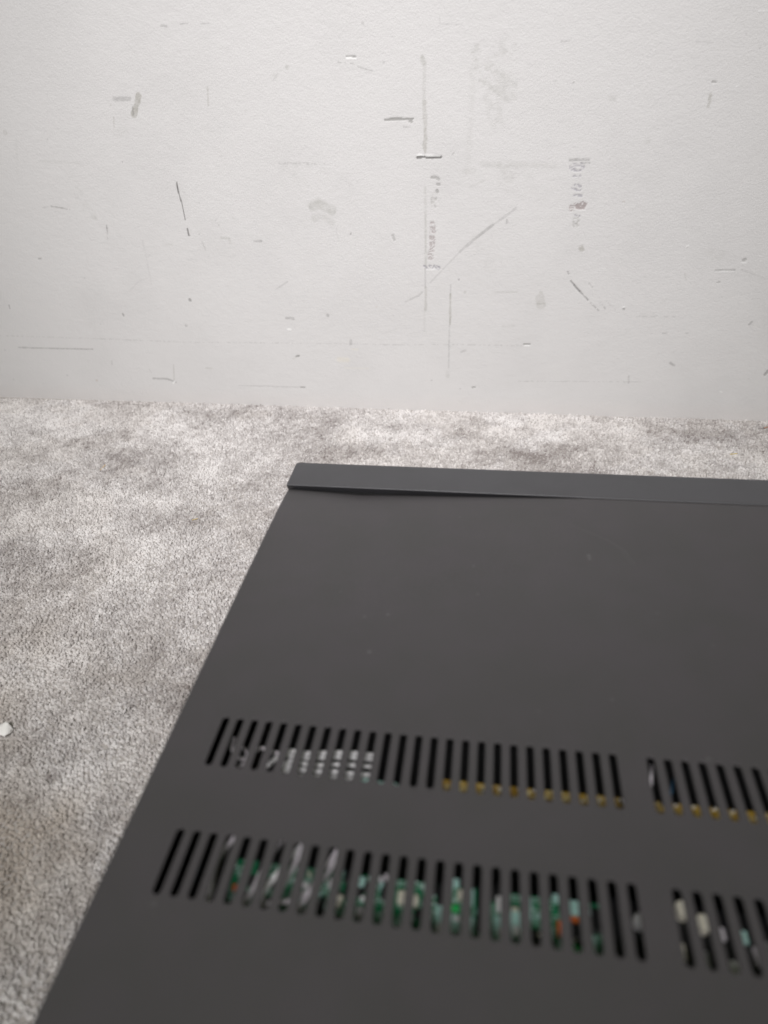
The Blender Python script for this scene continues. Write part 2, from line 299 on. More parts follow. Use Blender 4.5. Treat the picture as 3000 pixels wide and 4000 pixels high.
    mp = nt.nodes.new('ShaderNodeMapping'); mp.inputs['Scale'].default_value = (1, 1, 1.15); mp.inputs['Rotation'].default_value = (0, .45, 0)
    nt.links.new(v, mp.inputs[0])
    n1 = bump(nt, noise(nt, 420, 3, .6, mp.outputs[0]), .42, .0008)
    n2 = bump(nt, noise(nt, 90, 3, .6, mp.outputs[0]), .22, .002, n1)
    nt.links.new(n2, b.inputs['Normal'])
    o = quad_mesh('wall', V, F, m)
    ca = o.data.color_attributes.new('paint', 'FLOAT_COLOR', 'POINT')
    ca.data.foreach_set('color', np.concatenate([colr.reshape(-1, 3), np.ones((ny*nx, 1))], 1).astype(np.float32).ravel())
    tag(o, 'off-white painted wall with grey scuffs, scratches and chipped paint', kind='structure')
build_wall()

# ------------------------------------------------------------------ carpet
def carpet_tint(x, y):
    """heathered grey pile: mottling of the yarn and the darker patches"""
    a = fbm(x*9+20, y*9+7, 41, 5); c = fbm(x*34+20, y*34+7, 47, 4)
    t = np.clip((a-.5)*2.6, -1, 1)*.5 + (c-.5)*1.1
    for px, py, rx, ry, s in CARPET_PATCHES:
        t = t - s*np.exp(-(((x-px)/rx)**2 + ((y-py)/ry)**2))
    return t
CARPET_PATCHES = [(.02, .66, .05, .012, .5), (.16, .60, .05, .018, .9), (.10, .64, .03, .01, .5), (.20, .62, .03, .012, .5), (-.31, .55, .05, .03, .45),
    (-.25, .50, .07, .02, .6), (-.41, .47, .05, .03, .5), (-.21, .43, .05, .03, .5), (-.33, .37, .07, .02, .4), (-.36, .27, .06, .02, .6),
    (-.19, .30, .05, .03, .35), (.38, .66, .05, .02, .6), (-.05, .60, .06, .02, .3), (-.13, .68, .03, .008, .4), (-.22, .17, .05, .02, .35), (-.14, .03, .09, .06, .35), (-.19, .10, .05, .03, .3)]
def build_carpet():
    sp = .0021
    gx = np.arange(-.86, .74, sp); gy = np.arange(-.2, .712, sp*.92)
    X, Y = np.meshgrid(gx, gy); X = X + (np.arange(len(gy)) % 2)[:, None]*sp*.5
    X = X.ravel() + rng.normal(0, sp*.24, X.size); Y = Y.ravel() + rng.normal(0, sp*.24, Y.size)
    keep = ~((X > .0) & (X < .38) & (Y < .30)) & (Y < .7085 - .0141*X)
    keep &= ~(X + .86 < (-(Y - .2))*1.1)
    X = X[keep]; Y = Y[keep]; n = len(X)
    k = 5
    prof = [(.8, 0.35), (1.02, .62), (.95, .84), (.55, .96)]      # radius, height of each ring
    hgt = .0062 + rng.normal(0, .0006, n) + .0012*(fbm(X*40, Y*40, 61, 2)-.5)
    rad = sp*.60*(1 + rng.normal(0, .2, n))
    ang = 2*math.pi*fbm(X*7+3, Y*7+3, 51, 3)*2 + rng.normal(0, 1.4, n)
    lean = .0006 + .0014*fbm(X*12+3, Y*12+3, 55, 2) + rng.normal(0, .0008, n)
    lx = np.cos(ang)*lean; ly = np.sin(ang)*lean
    ph = rng.random(n)*6.28; el = 1 + rng.random(n)*.2
    rings = []
    for (r, h) in prof:
        jit = 1 + rng.normal(0, .13, (n, k))
        th = ph[:, None] + np.arange(k)[None]*2*math.pi/k
        a = rad[:, None]*r*jit
        ex = np.cos(th)*a*el[:, None]; ey = np.sin(th)*a
        cx, sx_ = np.cos(ang)[:, None], np.sin(ang)[:, None]
        px = X[:, None] + ex*cx - ey*sx_ + (lx*h**1.5)[:, None]; py = Y[:, None] + ex*sx_ + ey*cx + (ly*h**1.5)[:, None]
        pz = (hgt*h)[:, None] + rng.normal(0, .00022, (n, k))*(h > .1)
        rings.append(np.stack([px, py, pz], -1))
    tip = np.stack([X + lx*1.05, Y + ly*1.05, hgt], -1)[:, None]
    V = np.concatenate(rings + [tip], 1)         # n, 21, 3
    nv = V.shape[1]; off = (np.arange(n)*nv)[:, None, None]
    q = []
    for r in range(len(prof)-1):
        for j in range(k): q.append((r*k+j, r*k+(j+1) % k, (r+1)*k+(j+1) % k, (r+1)*k+j))
    t = [((len(prof)-1)*k+j, (len(prof)-1)*k+(j+1) % k, nv-1) for j in range(k)]
    Fq = (np.array(q)[None] + off).reshape(-1); Ft = (np.array(t)[None] + off).reshape(-1)
    nq = n*len(q); ntt = n*len(t)
    me = bpy.data.meshes.new('carpet'); me.vertices.add(n*nv); me.vertices.foreach_set('co', V.astype(np.float32).ravel())
    me.loops.add(len(Fq)+len(Ft)); me.loops.foreach_set('vertex_index', np.concatenate([Fq, Ft]).astype(np.int32))
    me.polygons.add(nq+ntt)
    me.polygons.foreach_set('loop_start', np.concatenate([np.arange(nq)*4, nq*4 + np.arange(ntt)*3]).astype(np.int32))
    me.update(calc_edges=True); me.polygons.foreach_set('use_smooth', np.ones(nq+ntt, bool))
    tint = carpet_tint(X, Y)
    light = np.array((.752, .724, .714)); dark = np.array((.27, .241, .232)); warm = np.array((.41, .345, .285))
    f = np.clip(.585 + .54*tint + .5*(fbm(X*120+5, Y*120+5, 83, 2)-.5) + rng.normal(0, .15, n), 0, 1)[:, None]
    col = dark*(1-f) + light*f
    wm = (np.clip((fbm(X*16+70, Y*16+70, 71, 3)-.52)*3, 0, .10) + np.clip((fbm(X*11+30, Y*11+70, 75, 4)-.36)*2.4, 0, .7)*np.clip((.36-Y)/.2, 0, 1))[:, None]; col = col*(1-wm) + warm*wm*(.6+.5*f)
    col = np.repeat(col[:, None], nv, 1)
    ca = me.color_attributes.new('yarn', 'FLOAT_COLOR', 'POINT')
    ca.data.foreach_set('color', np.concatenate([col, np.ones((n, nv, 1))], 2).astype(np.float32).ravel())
    m, nt, b = new_mat('carpet_yarn')
    at = nt.nodes.new('ShaderNodeAttribute'); at.attribute_name = 'yarn'; v = coords(nt)
    c = mixc(nt, .55, at.outputs['Color'], noise(nt, 900, 3, .6, v), 'SOFT_LIGHT')
    nt.links.new(c, b.inputs['Base Color']); b.inputs['Roughness'].default_value = .95; b.inputs['Specular IOR Level'].default_value = .15
    b.inputs['Sheen Weight'].default_value = .12; b.inputs['Sheen Roughness'].default_value = .5
    nt.links.new(bump(nt, noise(nt, 1500, 3, .6, v), .6, .0006), b.inputs['Normal'])
    me.materials.append(m)
    o = bpy.data.objects.new('carpet', me); COL.objects.link(o)
    tag(o, 'mottled light grey cut pile carpet running up to the wall', kind='structure')
    # backing the pile is tufted into, going on past the frame
    m2 = plain('carpet_backing', (.40, .37, .35), .95, var=.35, scale=260)
    f_ = make_obj('floor', [(-2.4, -2.2, .0045), (2.4, -2.2, .0045), (2.4, .69, .0045), (-2.4, .74, .0045)], [(0, 1, 2, 3)], m2)
    tag(f_, 'floor under the grey carpet', kind='structure')
build_carpet()

# ------------------------------------------------------------------ hi-fi component
PITCH = .00725
XL, XR = -.0248, .4036; YB, YF = -.078, .2967      # lid outline
SLOT_X = [i*PITCH for i in range(26)] + [(27.25+i)*PITCH for i in range(26)]
ROWS = [(.00667, .03372), (.06392, .09086)]        # near and far end of the slots of each row
SW = .0017                                        # slot half width

def metal_mat(name, col, tintcol, rough):
    m, nt, b = new_mat(name); v = coords(nt)
    n = noise(nt, 35, 4, .6, v); c = mixc(nt, ramp(nt, n, .3, .7), col, tintcol)
    c = mixc(nt, .5, c, noise(nt, 2600, 2, .5, v), 'SOFT_LIGHT')
    sm = noise(nt, 14, 3, .6, v)
    return m, nt, b, v, c, sm
def lid_material():
    m, nt, b, v, c, sm = metal_mat('black_powder_coat', (.0580, .0530, .0570), (.0535, .0505, .0520), .5)
    sep = nt.nodes.new('ShaderNodeSeparateXYZ'); nt.links.new(v, sep.inputs[0])
    comb = nt.nodes.new('ShaderNodeCombineXYZ'); nt.links.new(sep.outputs[0], comb.inputs[0]); nt.links.new(sep.outputs[1], comb.inputs[1])
    flat = comb.outputs[0]
    # dust specks lying on the paint
    for (x, y, r, s) in [(.1846, .2327, .0013, .10), (.1146, .2165, .0010, .07), (.0682, .1691, .0012, .08), (.0553, .1661, .0010, .07), (.0624, .1400, .0013, .09),
                         (.118, .191, .0010, .07), (.1847, .2297, .0012, .10), (.2225, .0925, .0011, .07), (.0374, .1857, .0008, .05), (.1032, .2687, .0009, .06),
                         (.2168, .1848, .0010, .05), (.1851, .1215, .0010, .06), (.0010, .0031, .0012, .05), (.150, .1105, .0008, .05), (.241, .163, .0009, .05)]:
        d = nt.nodes.new('ShaderNodeVectorMath'); d.operation = 'DISTANCE'; nt.links.new(flat, d.inputs[0]); d.inputs[1].default_value = (x, y, 0)
        f = math_(nt, 'MULTIPLY', math_(nt, 'SUBTRACT', 1, ramp(nt, d.outputs['Value'], r*.5, r*1.3)), .5)
        c = mixc(nt, f, c, (.05+s*.8, .05+s*.8, .05+s*.8))
    # hairline scratches
    for (ax, ay), (bx_, by), s in [((.1761, .2642), (.1978, .2495), .45), ((.1978, .2495), (.2068, .2393), .6), ((.2068, .2393), (.2113, .2262), .5), ((.205, .2385), (.209, .226), .35)]:
        dx, dy = bx_-ax, by-ay; L2 = dx*dx+dy*dy
        px = math_(nt, 'SUBTRACT', sep.outputs[0], ax); py = math_(nt, 'SUBTRACT', sep.outputs[1], ay)
        t = math_(nt, 'DIVIDE', math_(nt, 'ADD', math_(nt, 'MULTIPLY', px, dx), math_(nt, 'MULTIPLY', py, dy)), L2, False)
        t = math_(nt, 'MINIMUM', math_(nt, 'MAXIMUM', t, 0), 1)
        qx = math_(nt, 'SUBTRACT', px, math_(nt, 'MULTIPLY', t, dx)); qy = math_(nt, 'SUBTRACT', py, math_(nt, 'MULTIPLY', t, dy))
        dd = math_(nt, 'SQRT', math_(nt, 'ADD', math_(nt, 'MULTIPLY', qx, qx), math_(nt, 'MULTIPLY', qy, qy)))
        f = math_(nt, 'MULTIPLY', math_(nt, 'SUBTRACT', 1, ramp(nt, dd, .0001, .00045)), s*.55)
        c = mixc(nt, f, c, (.12, .12, .12))
    du = ramp(nt, noise(nt, 420, 2, .5, v), .73, .80)
    c = mixc(nt, math_(nt, 'MULTIPLY', du, .16), c, (.18, .18, .18))
    nt.links.new(c, b.inputs['Base Color'])
    nt.links.new(math_(nt, 'ADD', math_(nt, 'MULTIPLY', sm, .22), .38), b.inputs['Roughness'])
    b.inputs['Specular IOR Level'].default_value = .45
    nt.links.new(bump(nt, noise(nt, 1700, 2, .5, v), .25, .0003), b.inputs['Normal'])
    return m
LID = lid_material()
INK = plain('inner_black_steel', (.012, .012, .012), .6)

def sag(x, y):
    """the lid has bent down under the bezel towards its left front corner"""
    xs = [-.03, -.0248, 0, .03, .07, .191, .42]; ds = [2.8, 2.9, 4.0, 5.5, 4.0, 0, 0]
    d = np.interp(x, xs, ds)
    d = d - .9*np.exp(-((x-.03)/.02)**2)*0
    k = np.clip((y - .135)/(.297-.135), 0, 1)
    fall = .6*k**2.6 + .4*k**13
    return -.001*d*fall

root = bpy.data.objects.new('hifi_component', None); COL.objects.link(root); root.location = (XL, YB, 0)
tag(root, 'black steel hi-fi component with slotted top cover standing on the grey carpet', 'hi-fi component')
root.matrix_world = Matrix.Translation((XL, YB, 0))
INV = root.matrix_world.inverted()
def under(o, parent=None):
    o.parent = parent or root
    if parent is None: o.matrix_parent_inverse = INV
    return o

def build_lid():
    V = []; F = []
    T = .0009
    def add(pts): V.extend(pts); return list(range(len(V)-len(pts), len(V)))
    def quad2(x0, x1, y0, y1):
        a = add([(x0, y0, 0), (x1, y0, 0), (x1, y1, 0), (x0, y1, 0)]); F.append(tuple(a))
        a = add([(x0, y0, -T), (x1, y0, -T), (x1, y1, -T), (x0, y1, -T)]); F.append(tuple(reversed(a)))
    R = .0013; x0, x1 = XL + R, XR - R
    def outline(cx, ya, yb, r, n=7):
        p = []
        for i in range(n+1):
            a = math.pi*i/n; p.append((cx + r*math.cos(a), yb - SW + r*math.sin(a)))
        for i in range(n+1):
            a = math.pi + math.pi*i/n; p.append((cx + r*math.cos(a), ya + SW + r*math.sin(a)))
        return p
    half = PITCH/2
    bands = []
    ycur = YB
    for (ya, yb) in ROWS:
        quad2(x0, x1, ycur, ya-.002)
        lo, hi = ya-.002, yb+.002
        cells = []
        xc = x0
        for cx in SLOT_X:
            if cx-half > xc+1e-6: quad2(xc, cx-half, lo, hi)
            xc = cx+half
            n = 7
            o1 = outline(cx, ya, yb, SW+.00022); o2 = outline(cx, ya, yb, SW); M_ = len(o1)
            # boundary ring points on the cell rectangle, one per hole point
            ring = []
            for i, (px, py) in enumerate(o1):
                if i <= n:
                    t = i/n
                    if t < .25: ring.append((cx+half, yb-SW + (hi-(yb-SW))*t/.25))
                    elif t <= .75: ring.append((cx+half - PITCH*(t-.25)/.5, hi))
                    else: ring.append((cx-half, hi - (hi-(yb-SW))*(t-.75)/.25))
                else:
                    t = (i-n-1)/n
                    if t < .25: ring.append((cx-half, ya+SW - ((ya+SW)-lo)*t/.25))
                    elif t <= .75: ring.append((cx-half + PITCH*(t-.25)/.5, lo))
                    else: ring.append((cx+half, lo + ((ya+SW)-lo)*(t-.75)/.25))
            # make exact corners
            def snap(p):
                return p
            a = add([(p[0], p[1], 0) for p in ring]); b = add([(p[0], p[1], 0) for p in o1]); c = add([(p[0], p[1], -.0002) for p in o2])
            d = add([(p[0], p[1], -T) for p in o2]); e = add([(p[0], p[1], -T) for p in ring])
            for i in range(M_):
                j = (i+1) % M_
                F.append((a[i], a[j], b[j], b[i])); F.append((b[i], b[j], c[j], c[i])); F.append((c[i], c[j], d[j], d[i])); F.append((d[i], d[j], e[j], e[i]))
            # corner triangles left between ring segments and the rectangle corners
            for (kx, ky) in ((cx+half, hi), (cx-half, hi), (cx-half, lo), (cx+half, lo)):
                best = min(range(M_), key=lambda i: abs((ring[i][0]+ring[(i+1) % M_][0])/2-kx) + abs((ring[i][1]+ring[(i+1) % M_][1])/2-ky))
                i, j = best, (best+1) % M_
                for zz, rv in ((0, False), (-T, True)):
                    t_ = add([(ring[i][0], ring[i][1], zz), (kx, ky, zz), (ring[j][0], ring[j][1], zz)])
                    F.append(tuple(t_) if not rv else tuple(reversed(t_)))
        if x1 > xc: quad2(xc, x1, lo, hi)
        ycur = hi
    quad2(x0, x1, ycur, .135)
    # front band, finely divided where the sheet is bent
    nx, ny = 150, 60
    xs = np.linspace(x0, x1, nx); ys = np.linspace(.135, YF, ny)
    base = len(V)
    for z0 in (0, -T):
        for y in ys:
            for x in xs: V.append((x, y, z0 + float(sag(x, y))))
    for s_, o_ in ((0, base), (1, base + nx*ny)):
        for j in range(ny-1):
            for i in range(nx-1):
                q = (o_+j*nx+i, o_+j*nx+i+1, o_+(j+1)*nx+i+1, o_+(j+1)*nx+i); F.append(q if s_ == 0 else tuple(reversed(q)))
    for i in range(nx-1):
        a = base+(ny-1)*nx+i; b = a+nx*ny; F.append((a, a+1, b+1, b))
    # folded sides
    yl = [YB, .135] + list(np.linspace(.135, YF, ny))[1:]
    for side in (-1, 1):
        cx = x0 if side < 0 else x1
        prof = [(cx + side*R*math.sin(a), -R + R*math.cos(a)) for a in np.linspace(0, math.pi/2, 7)]
        prof += [(cx + side*R, -.131), (cx + side*(R-.0009), -.131), (cx + side*(R-.0009), -R)]
        rows = []
        for y in yl:
            s_ = float(sag(cx, y)); rows.append(add([(px, y, pz + (s_ if pz > -.06 else 0)) for px, pz in prof]))
        for a, b in zip(rows, rows[1:]):
            for i in range(len(prof)-1):
                q = (a[i], b[i], b[i+1], a[i+1]); F.append(q if side < 0 else tuple(reversed(q)))
    V2 = [(x, y, z+H) for x, y, z in V]
    o = make_obj('lid', V2, F, LID)
    bm = bmesh.new(); bm.from_mesh(o.data); bmesh.ops.remove_doubles(bm, verts=bm.verts, dist=1e-6)
    bm.normal_update()
    for f in bm.faces:
        c = f.calc_center_median(); f.smooth = (c.y > .135 and abs(f.normal.z) > .5) 
    bm.to_mesh(o.data); bm.free(); under(o); return o
lid = build_lid()

def bezel_material():
    m, nt, b, v, c, sm = metal_mat('front_panel_plastic', (.060, .059, .0645), (.054, .053, .0575), .45)
    nt.links.new(c, b.inputs['Base Color']); b.inputs['Roughness'].default_value = .47; b.inputs['Specular IOR Level'].default_value = .5
    nt.links.new(bump(nt, noise(nt, 2200, 2, .5, v), .2, .0002), b.inputs['Normal'])
    return m
BEZ = bezel_material()
def build_front():
    bm = bmesh.new()
    xl, xr, y0, y1 = XL-.0013, XR+.0013, YF+.00025, .3289
    def plan(ins, y0_, rc=.0026):
        a, b_, c_, d_ = xl+ins, xr-ins, y0_+ins*(1 if y0_ == y0 else 0), y1-ins; r = max(.0004, rc-ins); p = [(a+.0002, c_), (b_-.0002, c_)]
        for i in range(7):
            t = math.pi/2*i/6; p.append((b_-r+r*math.cos(t), d_-r+r*math.sin(t)))
        for i in range(7):
            t = math.pi/2+math.pi/2*i/6; p.append((a+r+r*math.cos(t), d_-r+r*math.sin(t)))
        return p
    zt = H+.00035; loops = []
    for ins, z in ((.0007, zt), (.00025, zt-.0001), (.00006, zt-.0003), (0, zt-.0006), ):
        loops.append([bm.verts.new((x, y, z)) for x, y in plan(ins, y0)])
    for (x_, yy, z) in ((0, .0029, zt-.0060), (.0004, .0032, zt-.0063)):
        loops.append([bm.verts.new((x, y+yy if y < y0+.001 else y, z)) for x, y in plan(x_, y0)])
    for (x_, z) in ((.0004, zt-.0063), (.0004, .022), (.002, .019)):
        loops.append([bm.verts.new((x, max(y, .3005), z)) for x, y in plan(x_, y0)])
    for a, b in zip(loops, loops[1:]):
        n = len(a)
        for i in range(n):
            bm.faces.new((a[i], a[(i+1) % n], b[(i+1) % n], b[i]))
    bm.faces.new(loops[0]); bm.faces.new(list(reversed(loops[-1])))
    bmesh.ops.recalc_face_normals(bm, faces=bm.faces)
    o = bm_obj('front_panel', bm, BEZ); under(o)
    tag(o, 'blue-grey front panel, its rear lip standing clear of the sagging top cover')
build_front()
# pale specks of dust caught on the rear lip
# chassis: floor tray, rear panel, subfront behind the lip
bm = bmesh.new()
bx(bm, XL+.0014, XR-.0014, YB+.001, .3001, .019, .0205)
bx(bm, XL+.0014, XR-.0014, YB+.001, YB+.0022, .0206, H-.0012)
bx(bm, XL+.0014, XR-.0014, .2985, .3001, .0206, H-.0062)
under(bm_obj('chassis', bm, INK))
RUB = plain('rubber', (.02, .02, .02), .8)
for fx in (.02, .36):
    for fy in (-.04, .27):
        bm = bmesh.new(); lathe(bm, [(.017, .0035), (.019, .005), (.021, .0185)], fx, fy, 24)
        under(bm_obj('foot', bm, RUB, smooth=False))

# ---- electronics seen through the slots (z given below the lid)
GREEN = None
def pcb_material(name, ca_, cb_, silk, sc):
    m, nt, b = new_mat(name); v = coords(nt)
    c = mixc(nt, ramp(nt, noise(nt, 60, 3, .6, v), .35, .65), ca_, cb_)
    mp = nt.nodes.new('ShaderNodeMapping'); mp.inputs['Rotation'].default_value = (0, 0, .2); nt.links.new(v, mp.inputs[0])
    br = nt.nodes.new('ShaderNodeTexBrick'); br.inputs['Scale'].default_value = sc; br.inputs['Mortar Size'].default_value = .035
    nt.links.new(v, br.inputs['Vector'])
    f = math_(nt, 'MULTIPLY', ramp(nt, noise(nt, 240, 2, .5, v), .46, .54), br.outputs['Fac'])
    c = mixc(nt, math_(nt, 'MULTIPLY', f, .85), c, silk)
    vo = nt.nodes.new('ShaderNodeTexVoronoi'); vo.inputs['Scale'].default_value = 330; nt.links.new(v, vo.inputs['Vector'])
    f2 = math_(nt, 'MULTIPLY', math_(nt, 'SUBTRACT', 1, ramp(nt, vo.outputs['Distance'], .22, .34)), ramp(nt, noise(nt, 80, 2, .5, v), .5, .56))
    c = mixc(nt, f2, c, silk)
    nt.links.new(c, b.inputs['Base Color']); b.inputs['Roughness'].default_value = .35
    return m
GREEN = pcb_material('green_circuit_board', (.006, .19, .075), (.004, .12, .05), (.55, .75, .68), 170)
YEL = pcb_material('amber_circuit_board', (.42, .27, .04), (.26, .15, .02), (.72, .62, .34), 120)
WHITE = plain('white_plastic', (.88, .87, .88), .4, var=.05)
CREAM = plain('cream_plastic', (.80, .76, .64), .4, var=.08)
AQUA = plain('pale_green_ceramic', (.45, .72, .66), .4, var=.15)
LILAC = plain('pale_grey_sleeve', (.62, .58, .62), .45, var=.08)
ORANGE = plain('orange_ceramic', (.75, .16, .02), .4, var=.1)
BLACK = plain('black_epoxy', (.012, .012, .013), .35)
STEEL = plain('bare_steel', (.55, .56, .58), .35, metal=.8)
LIME = plain('light_green_plastic', (.02, .55, .12), .4, var=.1)
BLUE = plain('dark_blue_sleeve', (.03, .08, .14), .35)
MATS = dict(w=WHITE, c=CREAM, a=AQUA, l=LILAC, o=ORANGE, k=BLACK, s=STEEL, g=LIME, b=BLUE)

def zz(d): return H-d
# main board
bm = bmesh.new(); bx(bm, .0195, .385, -.06, .0362, zz(.0265), zz(.0250))
board = under(bm_obj('circuit_board', bm, GREEN)); tag(board, 'green circuit board under the near row of slots')
bm = bmesh.new(); bx(bm, .1040, .39, .055, .0805, zz(.0190), zz(.0175))
board2 = under(bm_obj('circuit_board', bm, YEL)); tag(board2, 'amber circuit board edge under the far row of slots')
def part(name, bm, mat, par, smooth=False):
    return under(bm_obj(name, bm, mat, smooth=smooth), par)
def chip(x, y, sx, sy, h, mat, name='chip', top=None, rz=0, par=board, bz=.0250):
    bm = bmesh.new(); bx(bm, x-sx/2, x+sx/2, y-sy/2, y+sy/2, zz(bz), zz(bz)+h, bev=min(sx, sy, h)*.14, rz=rz); return part(name, bm, MATS[mat], par)
def can(x, y, r, h, mat, name='capacitor', par=board, bz=.0250):
    bm = bmesh.new(); b0 = zz(bz); lathe(bm, [(r*.96, b0), (r, b0+.0004), (r, b0+h*.9), (r*.86, b0+h)], x, y, 20)
    return part(name, bm, MATS[mat], par, smooth=False)
# (x mm, y mm, size x, size y, height, material)
for x, y, sx, sy, h, mt, nm in [
    (22.4, 23.5, 2.0, 2.4, 2, 'o', 'capacitor'), (22.8, 18.6, 3, 2.4, 3, 'a', 'resistor'), (52.4, 27.6, 2.6, 1.8, 3, 'w', 'resistor'), (52, 22, 4, 3, 1, 'a', 'resistor'),
    (62.8, 29.9, 2.2, 3.2, 3, 'w', 'resistor'), (67.6, 24.4, 2.6, 2.0, 3, 'c', 'resistor'), (67.2, 21.9, 2.6, 1.6, 3, 'c', 'resistor'),
    (75.7, 31.9, 2.4, 4, 3, 'a', 'resistor'), (76.8, 19.8, 2.6, 4.2, 3, 'l', 'resistor'), (85.8, 35.2, 2.4, 2.5, 3, 'l', 'resistor'), (93, 28, 3, 5, 3, 'c', 'resistor'),
    (92.3, 17.6, 3, 2.4, 3, 'a', 'resistor'), (99, 27.4, 2, 4, 3, 'c', 'resistor'), (109.2, 22.2, 3, 8.5, 3, 'a', 'connector'), (109.4, 17.6, 2.6, 3.6, 3.5, 'w', 'resistor'),
    (115.1, 26.4, 3.2, 2.4, 3, 'g', 'resistor'), (115.4, 20.2, 3.4, 7.5, 3.2, 'a', 'connector'), (116, 22.0, 2.4, 2, 3.6, 'w', 'resistor'), (115, 36.6, 3, 3, 3, 'a', 'resistor'),
    (116.9, 32, 2.2, 3.6, 3, 'c', 'resistor'), (121.6, 31.7, 2, 6, 3, 'a', 'resistor'), (121.8, 20.3, 2, 7, 3, 'a', 'resistor'), (132.9, 30.5, 2.6, 5.4, 3, 'w', 'resistor'),
    (132.3, 20.6, 2.6, 9.5, 3.2, 'a', 'connector'), (133.2, 19.0, 1.6, 3, 3.6, 'w', 'resistor'), (139.2, 23.0, 3.6, 10, 3.2, 'a', 'connector'), (139.4, 20.2, 2.4, 4, 3.8, 'w', 'resistor'), (139.1, 28.6, 2.6, 1.4, 3.5, 'c', 'resistor'),
    (145.2, 29.8, 1.6, 8, 3, 'a', 'resistor'), (155.4, 35.4, 2.6, 3, 3, 'a', 'resistor'), (156.4, 24.0, 1.8, 5, 3.4, 'o', 'capacitor'), (157.9, 23.3, 1.4, 4, 3.2, 'w', 'resistor'), (156.2, 17.2, 3, 3, 3, 'a', 'resistor'),
    (162.6, 32.5, 3.4, 5.5, 3, 'a', 'connector'), (162.4, 28.1, 3.2, 1.3, 3.2, 'o', 'capacitor'), (162.4, 16.9, 3.4, 3, 3.2, 'g', 'connector'),
    (162.6, 23.6, 4.4, 5.4, 2.8, 'k', 'chip'), (169.2, 19.4, 2, 7, 3, 'a', 'resistor'), (171.5, 29, 8, 9, 2.4, 'k', 'chip'), (148, 19, 5, 7, 2.4, 'k', 'chip'), (125.8, 28, 4, 17, 2.2, 'k', 'chip'),
    (133, 36, 5, 4, 2.2, 'k', 'chip'), (109.8, 31.5, 5, 8, 2.4, 'k', 'chip'), (86.5, 29, 4.6, 5, 2.2, 'k', 'chip'), (79.6, 26.5, 3.4, 6, 2.2, 'k', 'chip'), (103, 24.5, 3, 10, 2.2, 'k', 'chip'),
    (202.4, 21.2, 1.2, 6, 3, 'c', 'resistor'), (210.2, 19.6, 2.2, 6, 3, 's', 'resistor'), (218.2, 29.8, 2.4, 4.5, 3, 'l', 'resistor'), (226.2, 29.6, 2.6, 4.6, 3, 'a', 'resistor'),
    (229.2, 23.2, 2.4, 6.5, 3, 'l', 'resistor'), (219.5, 17.4, 3.2, 5.4, 4, 'w', 'capacitor'), (234, 25, 3, 8, 3, 's', 'resistor')]:
    chip(x/1000, y/1000, sx/1000, sy/1000, h/1000, mt, nm)
for i in range(40):
    x = random.uniform(.024, .175); y = random.uniform(.014, .036)
    chip(x, y, random.uniform(.002, .0045), random.uniform(.002, .005), random.uniform(.0012, .0024), 'k')
for i in range(34):
    chip(random.uniform(.044, .175), random.uniform(.012, .0355), random.uniform(.0008, .0018), random.uniform(.0008, .0025), random.uniform(.001, .003), random.choice('aaacwl'), 'resistor')
# dark screening plate the green board shows beside only
bm = bmesh.new(); bx(bm, .1765, .30, -.02, .039, zz(.0249), zz(.0238)); part('screening_plate', bm, BLACK, board)
# upright white and black electrolytic cans
can(.1873, .0298, .0026, .0060, 'w'); can(.2043, .0360, .0030, .0068, 'c'); can(.2111, .0318, .0031, .0064, 'c')
for x, y, r, h, mt in [(.0345, .006, .004, .006, 'k'), (.0035, .012, .005, .008, 'k'), (.2500, .022, .0042, .007, 'w'), (.2700, .030, .005, .007, 'k'), (.2900, .020, .0042, .007, 'w'),
                       (.318, .027, .006, .009, 'k'), (.345, .018, .004, .007, 'c')]:
    can(x, y, r, h, mt)
# loose leads lying over the board
def lead(name, pts, r, mat, par):
    bm = bmesh.new(); tube(bm, [(x/1000, y/1000, H-d/1000) for x, y, d in pts], r, 8); part(name, bm, mat, par, smooth=True)
lead('wire', [(18.5, -14.3, 11.0), (18.0, 11.1, 10.0), (17.2, 20.8, 8.0), (18.2, 29.5, 7.0), (23.4, 40.3, 8.0), (36.1, 52.0, 10.0)], .00105, LILAC, board)
lead('wire', [(36.1, -0.6, 13.0), (38.0, 12.0, 11.0), (40.2, 19.3, 9.5), (43.4, 25.7, 9.0), (47.8, 34.5, 10.0), (53.6, 48.1, 12.0)], .0011, WHITE, board)
lead('wire', [(40.0, -2.6, 14.0), (43.9, 12.0, 12.0), (47.0, 22.8, 10.0), (49.4, 32.5, 9.5), (51.7, 48.1, 11.0)], .00105, LILAC, board)
lead('wire', [(28.3, 3.3, 13.0), (33.6, 16.9, 11.0), (36.5, 28.1, 10.0), (41.0, 40.3, 11.0)], .0010, LILAC, board)
lead('wire', [(29.2, -0.6, 14.0), (34.1, 10.1, 12.0), (41.0, 13.4, 11.0), (50.7, 15.9, 11.0), (61.4, 24.7, 10.5), (65.3, 36.4, 11.0)], .0009, LILAC, board)
lead('wire', [(4.9, -10.4, 11.0), (7.8, 12.0, 10.0), (8.6, 22.8, 10.0), (6.2, 34.5, 11.0)], .0010, BLUE, board)
lead('wire', [(49.7, 3.3, 14.0), (59.5, 26.7, 11.0), (62.9, 32.5, 10.0), (67.3, 42.3, 10.0)], .0011, LILAC, board)
